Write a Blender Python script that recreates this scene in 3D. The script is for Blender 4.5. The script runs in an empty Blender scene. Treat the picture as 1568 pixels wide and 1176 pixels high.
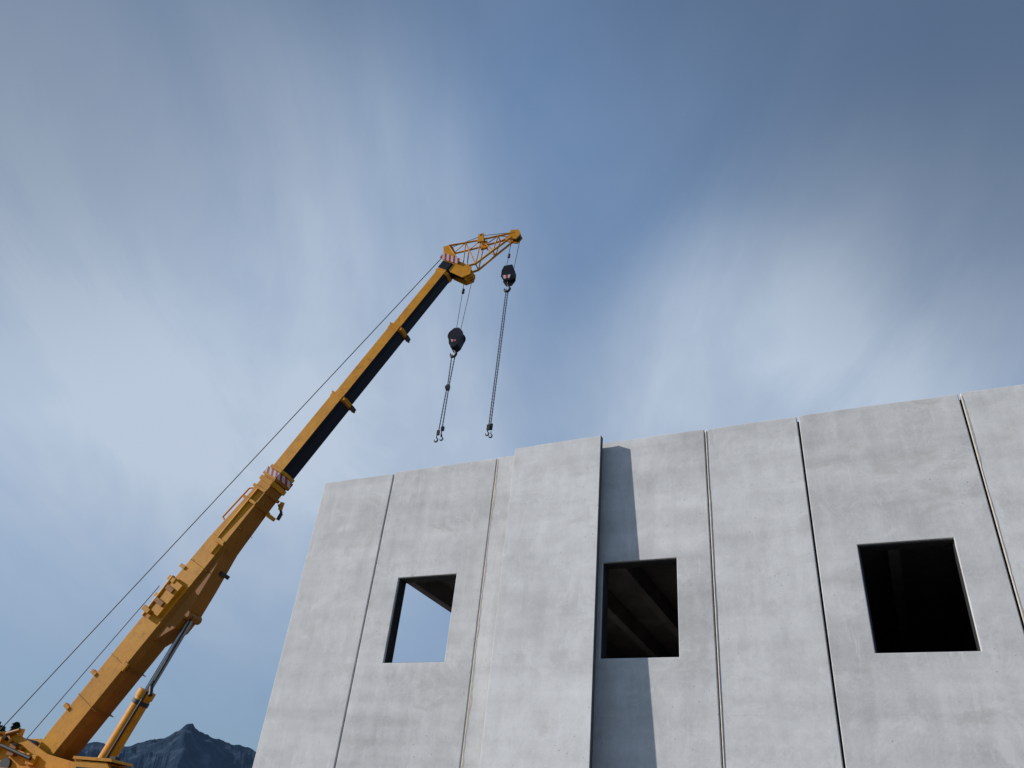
import bpy, math, random
from mathutils import Vector, Matrix, noise
random.seed(7)
S=bpy.context.scene
S.view_settings.view_transform='Standard'; S.view_settings.look='None'; S.view_settings.exposure=0

# ------------------------------------------------------------------ materials
def newmat(name):
    m=bpy.data.materials.new(name); m.use_nodes=True
    nt=m.node_tree; b=nt.nodes['Principled BSDF']; return m,nt,b
def N(nt,t,**k):
    n=nt.nodes.new(t)
    for a,v in k.items(): setattr(n,a,v)
    return n
def mth(nt,op,a,b=None,clamp=False):
    n=nt.nodes.new('ShaderNodeMath'); n.operation=op; n.use_clamp=clamp
    for i,x in enumerate((a,b)):
        if x is None: continue
        if isinstance(x,(int,float)): n.inputs[i].default_value=x
        else: nt.links.new(x,n.inputs[i])
    return n.outputs[0]
def ramp(nt,fac,stops,interp='LINEAR'):
    r=nt.nodes.new('ShaderNodeValToRGB'); r.color_ramp.interpolation=interp
    e=r.color_ramp.elements
    while len(e)<len(stops): e.new(0.5)
    for i,(p,c) in enumerate(stops):
        e[i].position=p; e[i].color=(c[0],c[1],c[2],1) if hasattr(c,'__len__') else (c,c,c,1)
    nt.links.new(fac,r.inputs[0]); return r.outputs[0]
def mix(nt,fac,a,b,mode='MIX'):
    n=nt.nodes.new('ShaderNodeMix'); n.data_type='RGBA'; n.blend_type=mode
    for s,x in ((n.inputs[0],fac),(n.inputs[6],a),(n.inputs[7],b)):
        if isinstance(x,(int,float)): s.default_value=x
        elif isinstance(x,(tuple,list)): s.default_value=(*x[:3],1)
        else: nt.links.new(x,s)
    return n.outputs[2]
def tex(nt,vec,scale,detail=6,rough=.6,sc=None,dist=0.0):
    if sc is not None:
        mp=nt.nodes.new('ShaderNodeMapping'); mp.inputs['Scale'].default_value=sc
        nt.links.new(vec,mp.inputs[0]); vec=mp.outputs[0]
    n=nt.nodes.new('ShaderNodeTexNoise'); n.inputs['Scale'].default_value=scale
    n.inputs['Detail'].default_value=detail; n.inputs['Roughness'].default_value=rough
    n.inputs['Distortion'].default_value=dist
    nt.links.new(vec,n.inputs['Vector']); return n.outputs['Fac']

def concrete(name,base,contrast=1.0):
    m,nt,b=newmat(name)
    tc=N(nt,'ShaderNodeTexCoord'); oi=N(nt,'ShaderNodeObjectInfo')
    sh=nt.nodes.new('ShaderNodeVectorMath'); sh.operation='MULTIPLY_ADD'
    cb=nt.nodes.new('ShaderNodeCombineXYZ')
    for i in range(3): nt.links.new(oi.outputs['Random'],cb.inputs[i])
    nt.links.new(cb.outputs[0],sh.inputs[0]); sh.inputs[1].default_value=(37,53,71)
    nt.links.new(tc.outputs['Object'],sh.inputs[2]); v=sh.outputs[0]
    big=tex(nt,v,.6,3,.55)
    mid=tex(nt,v,2.6,6,.72)
    stre=tex(nt,v,1.0,4,.6,sc=(4.5,4.5,.35))
    band=tex(nt,v,1.0,3,.55,sc=(.12,.12,2.6))
    fine=tex(nt,v,30,2,.7)
    k=contrast
    f=mth(nt,'ADD',mth(nt,'MULTIPLY',big,.50*k),mth(nt,'MULTIPLY',mid,.56*k))
    f=mth(nt,'ADD',f,mth(nt,'MULTIPLY',stre,.30*k))
    f=mth(nt,'ADD',f,mth(nt,'MULTIPLY',band,.48*k))
    f=mth(nt,'ADD',f,mth(nt,'MULTIPLY',fine,.20*k))
    f=mth(nt,'ADD',f,1-1.02*k)
    f=mth(nt,'MULTIPLY',f,mth(nt,'ADD',mth(nt,'MULTIPLY',oi.outputs['Random'],.08),.96))
    vo=N(nt,'ShaderNodeTexVoronoi'); vo.inputs['Scale'].default_value=8; nt.links.new(v,vo.inputs['Vector'])
    pit=ramp(nt,vo.outputs['Distance'],[(0,.45),(.06,.6),(.10,1)])
    pm=ramp(nt,big,[(.5,0),(.58,1)])
    pale=ramp(nt,tex(nt,v,1.6,7,.76,dist=.8),[(.54,0),(.62,1)])
    palest=ramp(nt,tex(nt,v,1.0,6,.76,sc=(8,8,1.0)),[(.59,0),(.66,1)])
    dark=ramp(nt,tex(nt,v,.9,6,.72,dist=.6,sc=(1,1,1.8)),[(.33,1),(.42,0)])
    sc=nt.nodes.new('ShaderNodeVectorMath'); sc.operation='SCALE'
    sc.inputs[0].default_value=base; nt.links.new(f,sc.inputs['Scale']); col=sc.outputs[0]
    lt=tuple(min(.8,c*1.24) for c in base); dk=(base[0]*.80,base[1]*.79,base[2]*.765)
    col=mix(nt,mth(nt,'MULTIPLY',pale,.38*k),col,lt)
    col=mix(nt,mth(nt,'MULTIPLY',palest,.42*k),col,lt)
    col=mix(nt,mth(nt,'MULTIPLY',dark,.60*k),col,dk)
    col=mix(nt,pm,col,mix(nt,1.0,col,pit,'MULTIPLY'))
    nt.links.new(col,b.inputs['Base Color'])
    b.inputs['Roughness'].default_value=.85
    b.inputs['Specular IOR Level'].default_value=.2
    bp=N(nt,'ShaderNodeBump'); bp.inputs['Strength'].default_value=.4; bp.inputs['Distance'].default_value=.014
    nt.links.new(mth(nt,'ADD',mid,band),bp.inputs['Height'])
    nt.links.new(bp.outputs[0],b.inputs['Normal'])
    return m
M_conc=concrete('precast_concrete',(.555,.550,.542))
M_conc2=concrete('precast_concrete_smooth',(.595,.59,.58),.85)
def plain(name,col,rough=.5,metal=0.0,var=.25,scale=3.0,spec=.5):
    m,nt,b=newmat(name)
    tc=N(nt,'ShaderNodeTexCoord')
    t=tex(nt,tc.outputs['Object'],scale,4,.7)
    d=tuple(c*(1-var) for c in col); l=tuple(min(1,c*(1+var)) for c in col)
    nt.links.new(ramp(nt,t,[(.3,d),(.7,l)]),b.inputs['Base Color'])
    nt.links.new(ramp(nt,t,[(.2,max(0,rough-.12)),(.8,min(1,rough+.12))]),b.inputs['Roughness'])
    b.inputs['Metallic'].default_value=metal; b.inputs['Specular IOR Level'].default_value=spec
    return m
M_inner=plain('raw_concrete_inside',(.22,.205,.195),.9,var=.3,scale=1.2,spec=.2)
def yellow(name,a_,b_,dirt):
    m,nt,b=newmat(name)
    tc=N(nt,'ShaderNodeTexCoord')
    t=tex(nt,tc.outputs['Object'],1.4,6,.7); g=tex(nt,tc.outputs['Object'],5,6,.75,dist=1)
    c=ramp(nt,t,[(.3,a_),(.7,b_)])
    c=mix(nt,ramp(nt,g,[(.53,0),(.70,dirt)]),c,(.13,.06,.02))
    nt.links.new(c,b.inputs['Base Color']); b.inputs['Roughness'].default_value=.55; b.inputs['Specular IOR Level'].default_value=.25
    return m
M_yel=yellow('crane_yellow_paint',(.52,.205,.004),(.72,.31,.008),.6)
M_yeu=yellow('crane_yellow_shaded',(.25,.085,.003),(.34,.12,.004),.7)  # darker copy of the crane yellow, underside shade painted in
M_blk=plain('black_steel',(.007,.008,.015),.5,spec=.2)
M_rub=plain('rubber',(.02,.02,.02),.8)
M_stl=plain('steel',(.35,.35,.36),.3,.9)
M_dst=plain('dark_steel',(.035,.033,.035),.6,.3)
M_chn=plain('chain_steel',(.12,.10,.11),.5,.5)
M_gls=plain('cab_glass',(.02,.03,.035),.08)
M_gry=plain('grey_paint',(.16,.17,.18),.5)
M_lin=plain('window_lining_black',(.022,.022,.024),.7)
M_edge=plain('slab_edge_dark',(.07,.07,.072),.9)  # slab side and back darkened, their shade put into the colour
M_joint=plain('joint_shadow_gap',(.015,.014,.013),.9)
M_mort=plain('joint_mortar',(.54,.49,.41),.9,var=.2,scale=9)
def stripes(name,sx,sz,freq):
    m,nt,b=newmat(name)
    tc=N(nt,'ShaderNodeTexCoord'); sp=nt.nodes.new('ShaderNodeSeparateXYZ'); nt.links.new(tc.outputs['Object'],sp.inputs[0])
    a=mth(nt,'ADD',mth(nt,'MULTIPLY',sp.outputs[0],sx),mth(nt,'MULTIPLY',sp.outputs[2],sz))
    a=mth(nt,'ADD',a,mth(nt,'MULTIPLY',sp.outputs[1],.5))
    a=mth(nt,'FRACT',mth(nt,'MULTIPLY',a,freq))
    nt.links.new(ramp(nt,a,[(0,(.40,.02,.02)),(.5,(.50,.48,.46))],'CONSTANT'),b.inputs['Base Color'])
    b.inputs['Roughness'].default_value=.5
    return m
M_strp=stripes('red_white_warning_stripes',1.0,0.1,5.5)

# ------------------------------------------------------------------ helpers
def empty(name,loc=(0,0,0),rz=0):
    e=bpy.data.objects.new(name,None); S.collection.objects.link(e); e.location=loc; e.rotation_euler=(0,0,rz); return e
class MB:
    def __init__(s): s.v=[];s.f=[];s.m=[];s.sm=[];s.mats=[]
    def mi(s,mat):
        if mat not in s.mats: s.mats.append(mat)
        return s.mats.index(mat)
    def add(s,vs,fs,mat,smooth=False):
        o=len(s.v); s.v+= [tuple(x) for x in vs]
        for i,f in enumerate(fs):
            s.f.append([o+j for j in f]); s.m.append(s.mi(mat[i] if isinstance(mat,list) else mat)); s.sm.append(smooth)
    def box(s,x0,x1,y0,y1,z0,z1,mat,fn=None):
        vs=[(x,y,z) for x in (x0,x1) for y in (y0,y1) for z in (z0,z1)]
        if fn: vs=[fn(*p) for p in vs]
        s.add(vs,[(0,1,3,2),(4,6,7,5),(0,4,5,1),(2,3,7,6),(0,2,6,4),(1,5,7,3)],mat)
    def tube(s,p0,p1,r0,mat,r1=None,seg=10,smooth=True):
        p0=Vector(p0);p1=Vector(p1); r1=r0 if r1 is None else r1
        d=(p1-p0).normalized(); a=d.orthogonal().normalized(); b2=d.cross(a)
        vs=[]
        for p,r in ((p0,r0),(p1,r1)):
            for i in range(seg):
                t=2*math.pi*i/seg; vs.append(p+a*math.cos(t)*r+b2*math.sin(t)*r)
        s.add(vs,[(i,(i+1)%seg,seg+(i+1)%seg,seg+i) for i in range(seg)],mat,smooth)
        s.add(vs,[tuple(range(seg))[::-1],tuple(range(seg,2*seg))],mat)
    def loft(s,rings,mat,fmats=None,cap=True):
        n=len(rings[0]); vs=[p for r in rings for p in r]; fs=[];ms=[]
        for k in range(len(rings)-1):
            for i in range(n):
                fs.append((k*n+i,k*n+(i+1)%n,(k+1)*n+(i+1)%n,(k+1)*n+i)); ms.append(fmats[i] if fmats else mat)
        if cap:
            fs+= [tuple(range(n))[::-1],tuple(range((len(rings)-1)*n,len(rings)*n))]; ms+=[mat,mat]
        s.add(vs,fs,ms)
    def prism(s,poly,n0,n1,mat,fn=None):
        a=[(p[0],n0,p[1]) for p in poly]; c=[(p[0],n1,p[1]) for p in poly]
        if fn: a=[fn(*p) for p in a]; c=[fn(*p) for p in c]
        s.loft([a,c],mat)
    def build(s,name,parent=None,fn=None,bevel=0):
        me=bpy.data.meshes.new(name); vs=[fn(*p) for p in s.v] if fn else s.v
        me.from_pydata(vs,[],s.f)
        for mt in s.mats: me.materials.append(mt)
        me.polygons.foreach_set('material_index',s.m); me.polygons.foreach_set('use_smooth',s.sm)
        import bmesh
        bm=bmesh.new(); bm.from_mesh(me); bmesh.ops.recalc_face_normals(bm,faces=bm.faces); bm.to_mesh(me); bm.free()
        o=bpy.data.objects.new(name,me); S.collection.objects.link(o)
        if parent: o.parent=parent
        if bevel:
            bv=o.modifiers.new('bevel','BEVEL'); bv.width=bevel; bv.segments=2; bv.limit_method='ANGLE'; bv.angle_limit=math.radians(40)
        return o

# ------------------------------------------------------------------ building
D=12.0; TOP=8.92; TH=.25
WZ0,WZ1=4.89,6.51
bld=empty('concrete_building',(0,0,0))
def lin(a,b,step):
    n=max(1,round((b-a)/step)); return [a+(b-a)*i/n for i in range(n+1)]
def panel(name,x0,x1,top,hole=None,y=D,mat=M_conc):
    xs=lin(x0,x1,.16); zs=[0,2.2,4.4,6.6,top]
    if hole:
        hx0,hx1,hz0,hz1=hole
        xs=lin(x0,hx0,.16)+lin(hx0,hx1,.16)[1:]+lin(hx1,x1,.16)[1:]; zs=[0,hz0,hz1,top]
    B=MB(); idx={}
    y+=random.uniform(-.006,.006); tilt=random.uniform(-.012,.012)
    jit=[noise.noise(Vector((x*2.3,top*9,x0)))*.014+noise.noise(Vector((x*11,3,x0)))*.010 for x in xs]
    jit[0]-=random.uniform(.0,.02); jit[-1]-=random.uniform(0,.02)
    def V(i,j,k):
        if (i,j,k) not in idx:
            z=zs[j]
            if j==len(zs)-1: z+=jit[i]+tilt*(i/(len(xs)-1)-.5)
            idx[(i,j,k)]=len(B.v); B.v.append((xs[i],y+TH*k,z))
        return idx[(i,j,k)]
    cells=set()
    for i in range(len(xs)-1):
        for j in range(len(zs)-1):
            cx=(xs[i]+xs[i+1])/2; cz=(zs[j]+zs[j+1])/2
            if hole and hx0<cx<hx1 and hz0<cz<hz1: continue
            cells.add((i,j))
    mi=B.mi(mat)
    def F(q): B.f.append(q);B.m.append(mi);B.sm.append(False)
    for (i,j) in cells:
        F([V(i,j,0),V(i+1,j,0),V(i+1,j+1,0),V(i,j+1,0)])
        F([V(i,j,1),V(i,j+1,1),V(i+1,j+1,1),V(i+1,j,1)])
        if (i-1,j) not in cells: F([V(i,j,0),V(i,j+1,0),V(i,j+1,1),V(i,j,1)])
        if (i+1,j) not in cells: F([V(i+1,j,0),V(i+1,j,1),V(i+1,j+1,1),V(i+1,j+1,0)])
        if (i,j-1) not in cells: F([V(i,j,0),V(i,j,1),V(i+1,j,1),V(i+1,j,0)])
        if (i,j+1) not in cells: F([V(i,j+1,0),V(i+1,j+1,0),V(i+1,j+1,1),V(i,j+1,1)])
    o=B.build(name,bld,bevel=.012)
    if hole:
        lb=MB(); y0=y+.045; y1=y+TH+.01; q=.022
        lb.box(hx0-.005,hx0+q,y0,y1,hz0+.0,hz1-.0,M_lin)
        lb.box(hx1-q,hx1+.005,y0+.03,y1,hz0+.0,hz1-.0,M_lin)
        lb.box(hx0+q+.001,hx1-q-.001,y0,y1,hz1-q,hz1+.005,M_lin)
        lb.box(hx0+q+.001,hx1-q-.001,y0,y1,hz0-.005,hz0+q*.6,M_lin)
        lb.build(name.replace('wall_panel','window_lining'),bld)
    return o
joints=[-10.98,-9.13,-6.64,-4.91,-2.43,-.83,1.64,3.24,5.7,7.35,9.8,11.4,13.9,15.6]
wins={1:(-8.52,-7.22),3:(-4.31,-3.01),5:(-.22,1.08),7:(3.84,5.14),9:(7.94,9.24),11:(12.0,13.3)}
gap=.016
for i in range(len(joints)-1):
    a,b_=joints[i],joints[i+1]
    t=TOP+[ -.035,0,.0,.0,.0,.01,.01,0,0,.01,0,0,.01][i]
    w=wins.get(i)
    panel('wall_panel_%02d'%i,a+(gap if i else 0),b_-gap,t,(w[0],w[1],WZ0,WZ1) if w else None,mat=M_conc if i%2 else M_conc2)
J=MB()
for i,x in enumerate(joints[1:-1]):
    J.box(x-gap-.002,x+gap+.002,D+.09,D+.13,.0,TOP-.06,M_joint)
J.build('joint_seals',bld)
sm=MB()
for x,w in ((-6.64,.04),(-2.43,.010),(1.64,.022)):
    zs=lin(.3,TOP-.05,.06); n=len(zs)
    L=[(x+.008,D-.002,z) for z in zs]
    M=[(x+gap+.006,D-.0105,z) for z in zs]
    R=[(x+gap+.008+w*max(.05,.55+1.1*noise.noise(Vector((x,z*1.7,0)))+.5*noise.noise(Vector((x,z*9,0)))),D-.0070,z) for z in zs]
    sm.add(L+M+R,[q for k in range(n-1) for q in ((k,n+k,n+k+1,k+1),(n+k,2*n+k,2*n+k+1,n+k+1))],M_mort)
sm.build('mortar_smears',bld)
R=MB()
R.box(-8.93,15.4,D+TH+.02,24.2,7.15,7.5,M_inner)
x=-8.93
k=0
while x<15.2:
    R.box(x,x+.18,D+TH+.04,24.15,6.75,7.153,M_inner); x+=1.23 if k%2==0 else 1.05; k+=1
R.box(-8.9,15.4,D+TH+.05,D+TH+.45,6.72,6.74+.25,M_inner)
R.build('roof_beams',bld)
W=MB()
W.box(-8.95,15.4,24.25,24.5,0,8.8,M_inner)  # unseen rear wall, added to keep daylight out of the interior
W.box(-9.2,-8.97,15.4,24.24,0,8.0,M_inner)  # unseen side wall, added to block light from the open left
W.box(-.93,-.73,D+TH+.003,24.24,0,6.7,M_inner)  # unseen crosswall, added so the room behind the right window stays black
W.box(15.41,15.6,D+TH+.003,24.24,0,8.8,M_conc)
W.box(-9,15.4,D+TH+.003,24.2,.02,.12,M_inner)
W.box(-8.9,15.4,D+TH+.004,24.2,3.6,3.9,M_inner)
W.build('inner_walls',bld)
lp=empty('leaning_concrete_slab',(0,0,0))
Bm=MB()
yt,yb=11.75,11.43; th=.12
def xl(z): return -6.02-.105*z/8.93
def xr(z): return -4.215-.115*z/8.93
def yy(z): return yb+(yt-yb)*z/8.93
zs=[0,2,4,6,8,8.93]
xsn=13
fr=[];bk=[]
for z in zs:
    for i in range(xsn):
        t=i/(xsn-1); xx=xl(z)+(xr(z)-xl(z))*t
        dz=(noise.noise(Vector((xx*3,1,5)))*.012+noise.noise(Vector((xx*11,1,5)))*.008+(.03*t-.01)) if z>8.5 else 0
        fr.append((xx,yy(z),z+dz)); bk.append((xx,yy(z)+th,z+dz))
vs=fr+bk; o=len(fr); nz=len(zs); fs=[];ms=[]
for j in range(nz-1):
    for i in range(xsn-1):
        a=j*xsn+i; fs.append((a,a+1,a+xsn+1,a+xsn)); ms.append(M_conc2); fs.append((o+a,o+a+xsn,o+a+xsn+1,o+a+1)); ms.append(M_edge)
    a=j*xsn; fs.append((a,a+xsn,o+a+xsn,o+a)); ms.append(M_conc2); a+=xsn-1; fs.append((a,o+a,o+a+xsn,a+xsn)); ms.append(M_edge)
for i in range(xsn-1):
    a=(nz-1)*xsn+i; fs.append((a,a+1,o+a+1,o+a)); fs.append((i,o+i,o+i+1,i+1)); ms+=[M_conc2,M_conc2]
Bm.add(vs,fs,ms); Bm.build('slab',lp,bevel=.008)
Bs=MB(); Bs.box(-5.7,-5.5,11.90,D-.01,8.2,8.4,M_dst); Bs.box(-5.05,-4.85,11.90,D-.01,8.2,8.4,M_dst); Bs.build('fixing_brackets',lp)

# ------------------------------------------------------------------ crane
K=1.25
hd=math.atan2(.1644,.9864)
crane=empty('mobile_crane',(-18.9*K,13.3*K,0),hd)
def sc(x,y,z): return (x*K,y*K,z*K-.4)
A=Vector((.7,0,3.55)); T=Vector((.4785,0,.878)); Bv=Vector((-.878,0,.4785)); NV=Vector((0,1,0))
def BP(L,n,b): return A+T*L+NV*n+Bv*b
def sec(L,w,h,kk=1.0):
    return [BP(L,-w/2,h/2),BP(L,w/2,h/2),BP(L,w/2,-h*.28),BP(L,w*.34,-h/2),BP(L,-w*.34,-h/2),BP(L,-w/2,-h*.28)]
LE=[7.85,10.67,13.4,16.1]
b=MB()
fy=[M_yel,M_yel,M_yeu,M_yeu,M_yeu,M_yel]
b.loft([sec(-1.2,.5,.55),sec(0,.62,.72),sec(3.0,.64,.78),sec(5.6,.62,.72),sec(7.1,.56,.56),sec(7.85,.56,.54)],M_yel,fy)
b.prism([(2.9,-.36),(3.45,-.66),(3.95,-.66),(4.6,-.54),(5.7,-.30)],-.26,.26,M_yeu,BP)
for L in (5.65,6.9,7.3,7.72):
    b.loft([sec(L,.66,.66),sec(L+.08,.66,.66)],M_yel,fy)
for L,bb in ((.6,.44),(1.5,.46),(3.3,.45),(3.7,.46),(4.6,.43)):
    b.box(L,L+.09,-.34,-.22,bb-.12,bb+.08,M_yel,BP)
b.box(3.4,4.3,-.42,-.30,-.1,.25,M_yel,BP)
b.box(3.62,3.74,-.47,-.40,-.02,.28,M_yeu,BP); b.box(4.0,4.12,-.47,-.40,.0,.26,M_yeu,BP)
b.tube(BP(3.2,-.40,.3),BP(4.35,-.40,.36),.05,M_yel)
b.box(3.3,3.42,-.46,-.30,.2,.46,M_yel,BP); b.box(4.2,4.32,-.44,-.30,.2,.46,M_yel,BP)
b.tube(BP(6.15,-.2,.36),BP(6.2,-.2,.54),.022,M_yel); b.tube(BP(6.2,-.2,.54),BP(7.2,-.2,.46),.025,M_yel); b.tube(BP(7.2,-.2,.46),BP(7.3,-.2,.3),.022,M_yel)
b.tube(BP(5.7,-.31,.1),BP(7.3,-.31,.1),.03,M_yel)
b.box(5.3,5.6,-.36,-.3,-.1,.12,M_yel,BP); b.box(2.0,2.2,-.37,-.3,-.3,-.15,M_yel,BP)
b.box(5.0,5.1,.0,.36,-.5,-.36,M_dst,BP); b.box(6.85,6.95,.1,.35,-.5,-.3,M_yel,BP)
b.tube(BP(7.3,.3,-.3),BP(7.15,.38,-.5),.035,M_dst); b.tube(BP(7.15,.38,-.5),BP(6.95,.40,-.52),.05,M_dst)
b.tube(BP(7.4,.3,-.36),BP(7.2,.34,-.42),.06,M_yel)
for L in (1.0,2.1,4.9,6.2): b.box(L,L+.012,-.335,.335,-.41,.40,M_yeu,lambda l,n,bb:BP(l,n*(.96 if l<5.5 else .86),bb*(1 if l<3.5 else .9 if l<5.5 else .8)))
b.build('boom_base',crane,sc,bevel=.01)
cb=MB()
cb.loft([sec(7.55,.66,.62),sec(7.68,.66,.62)],M_yel)
cb.loft([sec(7.78,.68,.64),sec(7.95,.68,.64)],M_strp)
cb.loft([sec(7.97,.62,.58),sec(8.06,.62,.58)],M_yel)
cb.build('boom_collar_striped',crane,sc,bevel=.008)
dims=[(.55,.50),(.49,.45),(.43,.40)]
t=MB()
for i,(w,h) in enumerate(dims):
    fm=[M_yel,M_blk,M_blk,M_blk,M_blk,M_yel]  # top and near side yellow, far side and lower faces black
    t.loft([sec(LE[i]-.2,w,h),sec(LE[i+1],w,h)],M_blk,fm)
    if i<2:
        L=LE[i+1]
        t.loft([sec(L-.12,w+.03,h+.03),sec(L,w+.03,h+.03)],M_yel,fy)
        t.loft([sec(L-.01,w+.07,h+.07),sec(L+.04,w+.07,h+.07)],M_yel)
        t.box(L-.1,L+.03,-.12,.12,h/2,h/2+.14,M_yel,BP)
        t.box(L-.1,L+.03,.1,w/2+.06,-h/2-.08,-h/2+.02,M_dst,BP)
        t.tube(BP(L-.05,-w/2-.04,-h/2-.02),BP(L-.05,w/2+.12,-h/2-.02),.035,M_yel,seg=8)
t.build('telescopic_sections',crane,sc,bevel=.008)
hdm=MB()
L=16.1
hdm.loft([sec(L-.42,.46,.43),sec(L-.36,.48,.46),sec(L-.3,.48,.46)],M_yel)
hdm.loft([sec(L-.25,.47,.46),sec(L+.04,.47,.46)],M_blk)
hdm.prism([(8.08,17.94),(8.20,18.14),(8.82,17.78),(8.74,17.58)],-.262,-.25,M_strp)
hdm.prism([(8.15,17.95),(8.3,18.05),(9.2,17.45),(9.2,17.15),(8.95,17.05),(8.5,17.35)],-.20,-.17,M_yel)
hdm.prism([(8.15,17.95),(8.3,18.05),(9.2,17.45),(9.2,17.15),(8.95,17.05),(8.5,17.35)],.17,.20,M_yel)
hdm.prism([(8.2,17.9),(8.3,18.0),(9.1,17.5),(9.0,17.2),(8.5,17.45)],-.15,.15,M_blk)
for n_ in (-.1,0,.1):
    hdm.tube((9.08,n_-.03,17.25),(9.08,n_+.03,17.25),.17,M_yel,seg=18)
    hdm.tube((8.30,n_-.03,18.4),(8.30,n_+.03,18.4),.14,M_yel,seg=18)
hdm.prism([(8.1,18.5),(8.35,18.55),(8.55,18.0),(8.3,17.9),(8.15,18.2)],-.18,-.15,M_yel)
hdm.prism([(8.1,18.5),(8.35,18.55),(8.55,18.0),(8.3,17.9),(8.15,18.2)],.15,.18,M_yel)
hdm.build('boom_head',crane,sc,bevel=.006)
jb=MB()
top=[(8.3,18.5),(8.85,18.55),(9.35,18.62),(9.9,18.72),(10.42,18.8)]
bot=[(8.55,17.75),(8.9,17.5),(9.3,17.6),(9.8,18.1),(10.35,18.62)]
def q(p,i,n_): return (p[0],n_*(1-.12*i),p[1])
for n_ in (-.19,.19):
    for i in range(4):
        jb.tube(q(top[i],i,n_),q(top[i+1],i+1,n_),.030,M_yel,seg=8); jb.tube(q(bot[i],i,n_),q(bot[i+1],i+1,n_),.034,M_yel,seg=8)
        jb.tube(q(top[i],i,n_),q(bot[i+1],i+1,n_),.018,M_yel,seg=6)
        jb.tube(q(top[i+1],i+1,n_),q(bot[i+1],i+1,n_),.020,M_yel,seg=6)
for i in range(1,5):
    k=(1-.12*i)*.19
    jb.tube((top[i][0],-k,top[i][1]),(top[i][0],k,top[i][1]),.02,M_yel,seg=6)
    jb.tube((bot[i][0],-k,bot[i][1]),(bot[i][0],k,bot[i][1]),.02,M_yel,seg=6)
    k2=(1-.12*(i-1))*.19
    jb.tube((top[i][0],-k,top[i][1]),(top[i-1][0],k2,top[i-1][1]),.015,M_yel,seg=6)
jb.prism([(9.25,18.5),(9.25,18.82),(9.42,18.86),(9.46,18.5)],-.2,-.12,M_yel)
jb.prism([(9.28,18.45),(9.28,18.75),(9.46,18.8),(9.5,18.5)],.08,.16,M_yel)
jb.tube((9.35,-.2,18.78),(9.35,.18,18.78),.05,M_dst)
jb.prism([(10.2,18.6),(10.3,18.92),(10.55,18.9),(10.64,18.7),(10.5,18.5)],-.12,-.08,M_yel)
jb.prism([(10.2,18.6),(10.3,18.92),(10.55,18.9),(10.64,18.7),(10.5,18.5)],.08,.12,M_yel)
jb.tube((10.46,-.05,18.72),(10.46,.05,18.72),.15,M_dst,seg=18)
jb.tube((8.3,0,18.6),(9.3,0,18.95),.010,M_dst,seg=6); jb.tube((9.3,0,18.95),(10.4,0,18.92),.010,M_dst,seg=6)
jb.build('lattice_jib',crane,sc)
rp=MB()
rp.tube((8.25,0.02,18.55),(-1.6,0.02,3.5),.013,M_dst,seg=6)
rp.tube((1.95,-.2,7.35),(-.9,-.1,2.7),.011,M_dst,seg=6)
for a in ((8.94,.03,17.1,8.95,15.05),(9.22,.0,17.3,9.1,15.05),(10.33,-.02,18.6,10.27,17.3),(10.6,.02,18.7,10.5,17.25)):
    rp.tube((a[0],a[1],a[2]),(a[3],a[1],a[4]),.009,M_dst,seg=6)
rp.tube((8.96,.03,16.75),(8.96,.03,16.6),.045,M_dst); rp.tube((10.31,-.02,17.95),(10.31,-.02,17.82),.04,M_dst)
rp.build('hoist_ropes',crane,sc)
def link(mb,c,l,w,r,axis,mat):
    pts=[]
    for i in range(8):
        a=2*math.pi*i/8; u=math.cos(a)*w; z=math.sin(a)*l
        pts.append(Vector((c[0]+(u if axis==0 else 0),c[1]+(u if axis else 0),c[2]+z)))
    for i in range(8): mb.tube(pts[i],pts[(i+1)%8],r,mat,seg=4,smooth=False)
def chain(mb,p0,p1):
    p0=Vector(p0);p1=Vector(p1); n=int((p1-p0).length/.05)
    for i in range(n+1):
        link(mb,p0.lerp(p1,i/n),.032,.013,.009,i%2,M_chn)
def hookshape(mb,c,s,mat):
    pts=[(0,.25),(0,.08),(.07,0),(.11,-.1),(.06,-.21),(-.05,-.22),(-.11,-.13),(-.1,-.04)]
    rr=[.03,.035,.04,.05,.05,.045,.03,.012]
    P=[Vector((c[0]+x*s,c[1],c[2]+z*s)) for x,z in pts]
    for i in range(len(P)-1): mb.tube(P[i],P[i+1],rr[i]*s,mat,rr[i+1]*s,seg=8)
h1=MB(); c=(9.02,0,14.86)
for n_ in (-.12,.12): h1.tube((c[0],n_-.02,c[2]),(c[0],n_+.02,c[2]),.235,M_blk,seg=20)
for n_ in (-.05,0.05): h1.tube((c[0],n_-.03,c[2]),(c[0],n_+.03,c[2]),.20,M_dst,seg=20)
h1.prism([(8.88,15.05),(8.95,15.12),(9.1,15.12),(9.16,15.05)],-.14,.14,M_dst)
h1.prism([(8.82,14.8),(9.22,14.75),(9.14,14.5),(9.05,14.42),(8.94,14.42),(8.87,14.55)],-.15,.15,M_blk)
h1.prism([(8.92,14.70),(9.08,14.66),(9.05,14.6),(8.95,14.6)],-.155,-.151,M_strp)
hookshape(h1,(9.0,0,14.34),.8,M_dst)
h1.build('main_hook_block',crane,sc,bevel=.006)
ch=MB()
chain(ch,(8.98,-.03,14.2),(9.0,-.015,13.2)); chain(ch,(9.05,.03,14.2),(9.03,.015,13.2))
ch.tube((9.0,-.04,13.1),(9.0,.04,13.1),.07,M_dst); ch.box(8.96,9.06,-.04,.04,13.02,13.18,M_dst)
chain(ch,(8.99,-.02,13.0),(8.97,-.02,11.7)); chain(ch,(9.03,.02,13.0),(9.04,.02,11.55))
ch.box(8.93,9.0,-.05,.01,11.56,11.7,M_dst); ch.box(9.01,9.09,.0,.06,11.72,11.84,M_dst)
hookshape(ch,(8.94,-.03,11.44),.44,M_dst); hookshape(ch,(9.06,.03,11.5),.38,M_dst)
ch.build('main_hook_chains',crane,sc)
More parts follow.
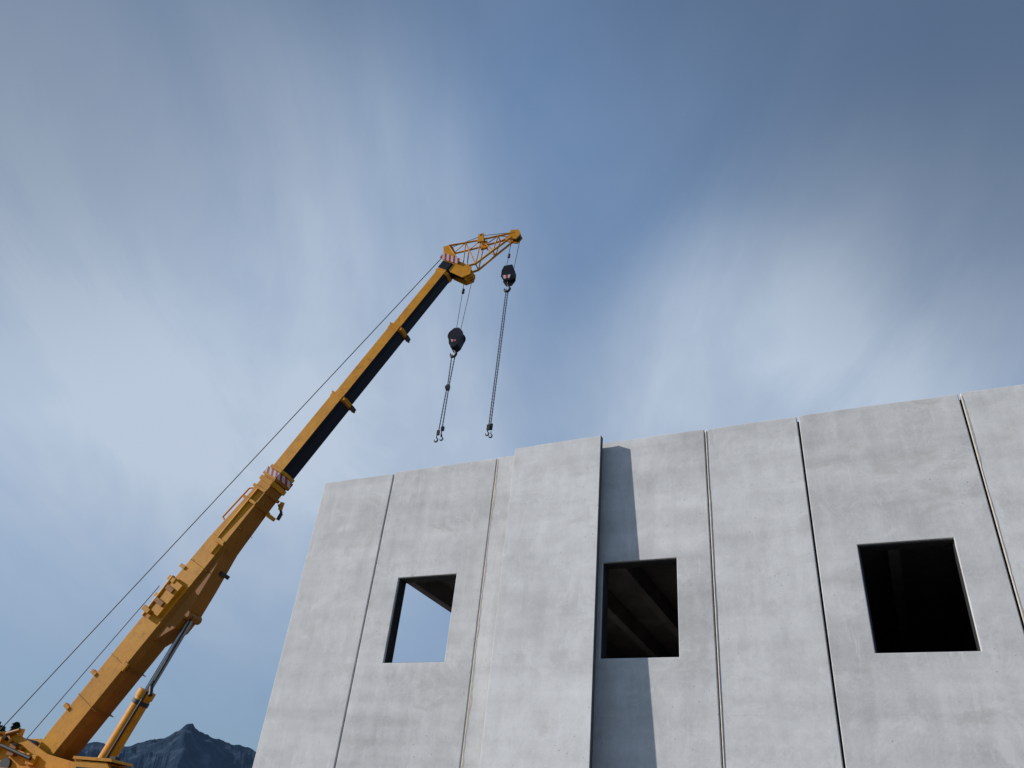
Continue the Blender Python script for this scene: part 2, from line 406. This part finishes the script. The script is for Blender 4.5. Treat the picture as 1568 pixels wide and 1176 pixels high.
h2=MB()
pp=[(10.18,17.2),(10.24,17.38),(10.5,17.40),(10.57,17.2),(10.57,16.95),(10.47,16.77),(10.29,16.77),(10.18,16.95)]
h2.prism(pp,-.14,-.10,M_blk); h2.prism(pp,.10,.14,M_blk)
h2.tube((10.38,-.08,17.12),(10.38,.08,17.12),.2,M_dst,seg=18)
h2.prism([(10.22,16.98),(10.5,16.98),(10.46,16.84),(10.3,16.84)],-.15,-.142,M_strp)
hookshape(h2,(10.38,0,16.62),.8,M_dst)
h2.build('auxiliary_hook_block',crane,sc,bevel=.006)
c2=MB()
chain(c2,(10.365,-.02,16.5),(10.375,-.02,11.75)); chain(c2,(10.41,.02,16.5),(10.41,.02,11.75))
c2.box(10.33,10.41,-.05,.0,11.62,11.78,M_dst); c2.box(10.38,10.46,.01,.06,11.66,11.84,M_dst)
hookshape(c2,(10.36,-.03,11.54),.40,M_dst); hookshape(c2,(10.43,.05,11.52),.40,M_dst)
c2.build('auxiliary_hook_chains',crane,sc)
cy=MB()
p_top=Vector((3.1,0,6.6)); p_j=Vector((2.52,0,4.78)); p_b=Vector((1.75,0,2.4))
cy.tube(p_top,p_j,.085,M_stl,seg=16); cy.tube(p_j,p_b,.19,M_yel,seg=18)
dd=(p_b-p_j).normalized(); cy.tube(p_j-dd*.04,p_j+dd*.14,.215,M_yel,seg=18); cy.tube(p_j+dd*.2,p_j+dd*.3,.205,M_dst,seg=18)
cy.tube(p_top+Vector((0,-.27,0)),p_top+Vector((0,.27,0)),.11,M_yeu,seg=14)
cy.tube(p_j+Vector((.14,-.16,0)),p_b+Vector((.14,-.16,0)),.03,M_dst,seg=8)
cy.tube(p_top+Vector((.10,-.1,0)),p_j+Vector((.12,-.1,0)),.025,M_dst,seg=8)
cy.tube(p_j+Vector((.18,-.12,.1)),p_j+Vector((.3,-.2,-.1)),.05,M_dst,seg=8)
cy.build('lift_cylinder',crane,sc)
su=MB()
for n_ in (-.5,.42):
    su.prism([(-1.9,1.9),(-1.9,3.1),(-1.3,3.62),(-.5,3.68),(.1,3.5),(.8,3.25),(1.5,3.15),(2.6,3.0),(2.9,2.4),(2.9,1.9)],n_,n_+.08,M_yel)
su.box(-1.9,2.9,-.5,.5,1.75,2.0,M_yel)
su.tube((-.25,-.56,2.95),(-.25,.56,2.95),.16,M_dst,seg=16)
su.tube((1.8,-.5,2.4),(1.8,.5,2.4),.14,M_dst,seg=16)
su.tube((-1.3,-.40,3.1),(-1.3,.40,3.1),.34,M_dst,seg=22); su.tube((-1.3,-.41,3.1),(-1.3,-.38,3.1),.46,M_yeu,seg=22); su.tube((-1.3,.36,3.1),(-1.3,.40,3.1),.46,M_yeu,seg=22)
su.tube((-.6,-.40,3.4),(-.6,.40,3.4),.22,M_dst,seg=20)
su.box(-.95,-.6,-.60,-.505,3.2,3.55,M_yel); su.box(-.25,-.05,-.62,-.505,3.15,3.42,M_yeu); su.box(.35,.6,-.58,-.505,3.0,3.2,M_yel)
su.box(-1.4,-1.2,-.62,-.505,3.3,3.66,M_dst); su.tube((-1.1,-.58,3.4),(.4,-.58,3.2),.03,M_yel); su.tube((-.5,-.62,3.35),(.5,-.62,3.12),.04,M_dst)
su.tube((-.9,-.55,3.66),(-.9,-.55,3.86),.025,M_dst); su.tube((-.2,-.5,3.58),(-.2,-.5,3.74),.06,M_yel); su.tube((-.55,-.56,3.60),(-.2,-.56,3.70),.05,M_yeu)
for a_ in range(6): su.tube((-.9+a_*.2,-.53,3.55-abs(a_-1)*.06),(-.86+a_*.2,-.66,3.60-abs(a_-1)*.07),.04,M_yeu if a_%2 else M_dst,seg=8)
su.box(-3.0,-1.95,-1.15,1.15,1.8,2.9,M_gry); su.box(-2.95,-2.0,-1.1,1.1,2.92,3.2,M_gry)
su.tube((0,0,1.45),(0,0,1.76),.75,M_dst,seg=28)
su.box(-.2,2.2,-1.15,-.55,1.8,2.85,M_yel); su.box(-.1,2.1,.55,1.15,1.8,2.8,M_yel)
for xx in (.1,.6,1.1,1.6): su.box(xx,xx+.3,-1.157,-1.15,2.2,2.7,M_dst)
su.build('superstructure',crane,sc,bevel=.012)
ca=MB()
ca.prism([(2.3,1.85),(2.3,3.1),(3.15,3.1),(3.6,2.7),(3.75,1.85)],-1.2,-.56,M_yel)
ca.box(2.4,3.05,-1.207,-1.2,2.35,2.98,M_gls)
ca.prism([(3.2,3.03),(3.23,3.055),(3.63,2.68),(3.6,2.65)],-1.12,-.64,M_gls)
ca.prism([(2.25,3.12),(2.25,3.18),(3.25,3.18),(3.3,3.12)],-1.23,-.53,M_yel)
ca.box(3.0,3.15,-1.0,-.85,3.185,3.25,M_dst)
ca.build('operator_cab',crane,sc,bevel=.01)
cr=MB()
cr.prism([(-4.2,1.0),(-4.2,1.45),(5.0,1.45),(5.0,.95)],-1.05,1.05,M_yel)
cr.prism([(5.02,.7),(5.02,1.5),(5.15,2.35),(6.6,2.35),(6.95,1.55),(7.0,.7)],-1.05,1.05,M_yel)
cr.box(5.3,6.4,-1.057,-1.05,1.6,2.2,M_gls); cr.box(5.3,6.4,1.05,1.057,1.6,2.2,M_gls)
cr.prism([(6.66,2.25),(6.68,2.27),(6.96,1.62),(6.94,1.6)],-.95,.95,M_gls)
for s_ in (-3.4,-2.3,1.9,3.2,4.3,6.0):
    for n_ in (-1.06,.74):
        cr.tube((s_,n_,.82),(s_,n_+.32,.82),.50,M_rub,seg=26)
        e=-.01 if n_<0 else .33
        cr.tube((s_,n_+e,.82),(s_,n_+e+(.02 if n_<0 else -.02),.82),.27,M_gry,seg=20)
for s_ in (-1.4,.9):
    cr.box(s_-.16,s_+.16,-2.5,2.5,1.05,1.3,M_yel)
    for n_ in (-2.4,2.4):
        cr.tube((s_,n_,.4),(s_,n_,1.4),.09,M_stl); cr.tube((s_,n_,.325),(s_,n_,.42),.3,M_dst,seg=18)
cr.build('carrier_chassis',crane,sc,bevel=.012)

# ------------------------------------------------------------------ ground
m,nt,b=newmat('gravel_ground')
tc=N(nt,'ShaderNodeTexCoord')
t=tex(nt,tc.outputs['Object'],.25,6,.65); t2=tex(nt,tc.outputs['Object'],14,4,.7)
c=ramp(nt,t,[(.3,(.15,.14,.125)),(.7,(.25,.24,.22))]); c=mix(nt,.6,c,ramp(nt,t2,[(.3,(.45,.45,.45)),(.7,(1,1,1))]),'MULTIPLY')
far=tex(nt,tc.outputs['Object'],.01,5,.6)
ln=nt.nodes.new('ShaderNodeVectorMath'); ln.operation='LENGTH'; nt.links.new(tc.outputs['Object'],ln.inputs[0])
fm=ramp(nt,mth(nt,'DIVIDE',ln.outputs['Value'],200),[(.3,0),(.6,1)])
c=mix(nt,fm,c,ramp(nt,far,[(.3,(.045,.065,.025)),(.7,(.09,.11,.05))]))
nt.links.new(c,b.inputs['Base Color']); b.inputs['Roughness'].default_value=.95
bp=N(nt,'ShaderNodeBump'); bp.inputs['Distance'].default_value=.03; nt.links.new(t2,bp.inputs['Height']); nt.links.new(bp.outputs[0],b.inputs['Normal'])
g=MB(); nseg=64; vs=[(0,0,0)]+[(9000*math.cos(2*math.pi*i/nseg),9000*math.sin(2*math.pi*i/nseg),0) for i in range(nseg)]
g.add(vs,[(0,1+i,1+(i+1)%nseg) for i in range(nseg)],m); g.build('ground')

# ------------------------------------------------------------------ mountains
m,nt,b=newmat('distant_mountain')
tc=N(nt,'ShaderNodeTexCoord')
t=tex(nt,tc.outputs['Object'],.014,8,.75); t2=tex(nt,tc.outputs['Object'],.004,5,.6)
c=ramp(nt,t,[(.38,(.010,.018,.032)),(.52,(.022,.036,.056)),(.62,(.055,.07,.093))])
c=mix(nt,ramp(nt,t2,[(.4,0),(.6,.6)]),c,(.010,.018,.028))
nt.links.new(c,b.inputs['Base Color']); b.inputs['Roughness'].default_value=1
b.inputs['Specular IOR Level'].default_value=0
b.inputs['Emission Color'].default_value=(.024,.042,.077,1); b.inputs['Emission Strength'].default_value=.5  # faint blue glow and bluish base colours stand in for distance haze
prof=[(60,.05),(100,.06),(125,.09),(130,.10),(132.5,.109),(133.7,.1120),(134.8,.1135),(135.5,.115),(136.1,.1165),(136.4,.120),(136.8,.1240),(137.2,.1215),(137.5,.1155),(138.1,.108),(139.5,.097),(140.7,.091),(141.9,.092),(142.5,.089),(145,.08),(147,.074),(150,.07),(160,.055),(180,.05),(230,.03)]
def pf(a):
    for i in range(len(prof)-1):
        if prof[i][0]<=a<=prof[i+1][0]:
            t=(a-prof[i][0])/(prof[i+1][0]-prof[i][0]); return prof[i][1]*(1-t)+prof[i+1][1]*t
    return .03
az=[60+ i*.6 for i in range(116)]+[129.6+i*.07 for i in range(1,306)]+[151.1+i*1.0 for i in range(80)]
rad=[(2300,0),(2700,.22),(3100,.42),(3400,.60),(3550,.69),(3650,.78),(3750,.83),(3850,.90),(3930,.95),(4000,1.0),(4300,.8),(5200,.1),(6000,0)]
vs=[];fs=[]
for a in az:
    for r,k in rad:
        hgt=pf(a)*4000*k
        ca_=math.radians(a); x=r*math.cos(ca_); y=r*math.sin(ca_)
        n1=noise.fractal(Vector((x/260,y/260,0)),.9,2.1,6)
        amp=12 if k==1.0 else 60*min(1,k*(1.4-k)*2) if k<.85 else 28
        rg=noise.fractal(Vector((x/60,y/60,3)),.8,2.0,4)*(9 if k==1 else 13)*(k>0)
        z=1.6*k+hgt+(n1*amp+rg)*(k>0)-(20 if k==0 else 0)
        vs.append((x,y,z))
nr=len(rad)
for i in range(len(az)-1):
    for j in range(nr-1):
        a=i*nr+j; fs.append((a,a+1,a+nr+1,a+nr))
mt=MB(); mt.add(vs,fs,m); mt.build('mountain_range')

# ------------------------------------------------------------------ trees
M_need=plain('conifer_needles',(.03,.045,.02),.9,var=.5,scale=2)
M_bark=plain('tree_bark',(.06,.045,.035),.9)
M_red=plain('autumn_leaves',(.12,.05,.03),.9,var=.5,scale=2)
def conifer(loc,H,seed):
    rnd=random.Random(seed); e=empty('conifer_tree',loc)
    tr=MB(); tr.tube((0,0,0),(0,0,H*.97),.18*H/9,M_bark,.02,seg=8); tr.build('trunk',e)
    fo=MB(); z=H*.12
    while z<H:
        f_=(1-z/H); R_=.10+H*.24*f_**.85
        nb=int(9+8*f_)
        for i in range(nb):
            a=rnd.random()*6.28; rr=R_*rnd.uniform(.65,1.1); d=Vector((math.cos(a),math.sin(a),0)); s=Vector((-d.y,d.x,0))
            steps=5
            for k in range(steps):
                t0=rr*(k+.2)/steps; w=.12+.3*(1-k/steps)*rr*.35
                for _ in range(3):
                    c=d*(t0+rnd.uniform(-.1,.1))+s*rnd.uniform(-w,w)+Vector((0,0,z-t0*.35+rnd.uniform(-.14,.14)))
                    l=rnd.uniform(.14,.32); dd=(d+s*rnd.uniform(-.8,.8)).normalized()*l; ss=Vector((-dd.y,dd.x,rnd.uniform(-.2,.2)))*.5
                    fo.add([c-ss,c+dd-Vector((0,0,.12)),c+ss,c-dd*.6+Vector((0,0,.1))],[(0,1,2,3)],M_need)
        z+=H*.022
    fo.build('foliage',e); return e
def pol(az_,r): return (r*math.cos(math.radians(az_)),r*math.sin(math.radians(az_)),0)
conifer(pol(146.5,80),9.3,1); conifer(pol(147.2,78),8.9,2); conifer(pol(145.7,92),9.4,3)
def bush(loc,H,seed):
    rnd=random.Random(seed); e=empty('autumn_tree',loc); tr=MB(); fo=MB()
    def br(p,d,l,r,dep):
        q=p+d*l; tr.tube(p,q,r,M_bark,r*.65,seg=5)
        if dep==0:
            for _ in range(5):
                c=q+Vector([rnd.uniform(-.25,.25) for _ in range(3)]); a=Vector([rnd.uniform(-1,1) for _ in range(3)]).normalized()*.09; b_=a.orthogonal().normalized()*.06
                fo.add([c-a,c-b_,c+a,c+b_],[(0,1,2,3)],M_red)
            return
        for _ in range(4 if dep>2 else 3):
            nd=(d+Vector([rnd.uniform(-.6,.6),rnd.uniform(-.6,.6),rnd.uniform(-.2,.5)])).normalized()
            br(q,nd,l*rnd.uniform(.6,.85),r*.62,dep-1)
    br(Vector((0,0,0)),Vector((0,0,1)),H*.28,H*.018,5)
    tr.build('branches',e); fo.build('leaves',e)
bush(pol(137.0,72),6.6,5)

# ------------------------------------------------------------------ light and sky
sd=Vector((2.05,1,-.99)).normalized()
sl=bpy.data.lights.new('sun','SUN'); sl.energy=4.2; sl.angle=math.radians(.6); sl.color=(1,.955,.90)
so=bpy.data.objects.new('sun',sl); S.collection.objects.link(so); so.rotation_euler=sd.to_track_quat('-Z','Y').to_euler(); so.location=(-40,-20,40)
w=bpy.data.worlds.new('World'); S.world=w; w.use_nodes=True; nt=w.node_tree; bg=nt.nodes['Background']
STR=.14
sky=N(nt,'ShaderNodeTexSky',sky_type='NISHITA'); sky.sun_disc=False; sky.sun_elevation=math.radians(23.5); sky.sun_rotation=math.radians(244)
sky.air_density=1.0; sky.dust_density=.5; sky.ozone_density=2.0
tc=N(nt,'ShaderNodeTexCoord'); dv=tc.outputs['Generated']
sp=nt.nodes.new('ShaderNodeSeparateXYZ'); nt.links.new(dv,sp.inputs[0])
dz=mth(nt,'ADD',mth(nt,'MAXIMUM',sp.outputs[2],0),.22)
al=mth(nt,'DIVIDE',mth(nt,'ADD',mth(nt,'MULTIPLY',sp.outputs[0],-.45),mth(nt,'MULTIPLY',sp.outputs[1],.89)),dz)
ac=mth(nt,'DIVIDE',mth(nt,'ADD',mth(nt,'MULTIPLY',sp.outputs[0],.89),mth(nt,'MULTIPLY',sp.outputs[1],.45)),dz)
cb=nt.nodes.new('ShaderNodeCombineXYZ'); nt.links.new(al,cb.inputs[0]); nt.links.new(ac,cb.inputs[1]); pv=cb.outputs[0]
st=tex(nt,pv,1.0,7,.60,sc=(1.1,3.4,1),dist=.5)
st2=tex(nt,pv,1.0,4,.52,sc=(1.3,1.8,1),dist=.4)
def blob(c,r0,r1):
    n=nt.nodes.new('ShaderNodeVectorMath'); n.operation='DOT_PRODUCT'; nt.links.new(dv,n.inputs[0]); n.inputs[1].default_value=Vector(c).normalized()
    mr=nt.nodes.new('ShaderNodeMapRange'); mr.interpolation_type='SMOOTHSTEP'
    nt.links.new(n.outputs['Value'],mr.inputs[0]); mr.inputs[1].default_value=math.cos(math.radians(r0)); mr.inputs[2].default_value=math.cos(math.radians(r1))
    return mr.outputs[0]
def addw(acc,x,w_): 
    y=mth(nt,'MULTIPLY',x,w_); return y if acc is None else mth(nt,'ADD',acc,y)
a=None
for c,r0,r1,w_ in [((-.82,.42,.39),40,4,.92),((-.12,.82,.53),16,1,.42),((.06,.77,.62),17,1,.20),((.22,.80,.54),22,2,.30),((.0,.87,.45),27,3,.28)]:
    a=addw(a,blob(c,r0,r1),w_)
nz=mth(nt,'ADD',mth(nt,'MULTIPLY',st,.72),mth(nt,'MULTIPLY',st2,.52))
a=mth(nt,'MULTIPLY',mth(nt,'ADD',a,.13),mth(nt,'ADD',mth(nt,'MULTIPLY',nz,1.5),.03))
a=mth(nt,'ADD',a,mth(nt,'MULTIPLY',mth(nt,'SUBTRACT',nz,.57),.42))
lowfade=ramp(nt,sp.outputs[2],[(.08,.14),(.40,1)])
a=mth(nt,'MULTIPLY',a,lowfade)
a=mth(nt,'MULTIPLY',a,.95,clamp=True)
base=mix(nt,.55,sky.outputs[0],(.155/STR,.275/STR,.49/STR))
cloud=(.485/STR,.575/STR,.70/STR)
col=mix(nt,a,base,cloud)
dk=mth(nt,'ADD',mth(nt,'MULTIPLY',blob((.36,.44,.82),38,2),.85),mth(nt,'MULTIPLY',blob((-.62,-.10,.77),40,2),.62),clamp=True)  # darker patches in the sky colour stand in for lens vignetting
dk=mth(nt,'ADD',dk,mth(nt,'MULTIPLY',blob((-.15,.15,.97),28,3),.35),clamp=True)
col=mix(nt,dk,col,(.080/STR,.128/STR,.215/STR))
low=ramp(nt,sp.outputs[2],[(.0,1),(.12,.7),(.38,0)])
col=mix(nt,mth(nt,'MULTIPLY',low,.6),col,(.15/STR,.225/STR,.345/STR))
nt.links.new(col,bg.inputs[0]); bg.inputs[1].default_value=STR

# ------------------------------------------------------------------ camera
Xc=Vector((2651,477,1161.5)).normalized(); Zc=Vector((198,1728,-1161.5)).normalized(); Yc=Zc.cross(Xc).normalized(); Zc=Xc.cross(Yc)
cam=bpy.data.cameras.new('camera'); co=bpy.data.objects.new('camera',cam); S.collection.objects.link(co)
Mx=Matrix((Xc,Yc,Zc)).to_4x4(); Mx.translation=Vector((0,0,1.6)); co.matrix_world=Mx
cam.sensor_width=36; cam.lens=36*1161.5/1568; cam.clip_end=20000; cam.clip_start=.1
S.camera=co
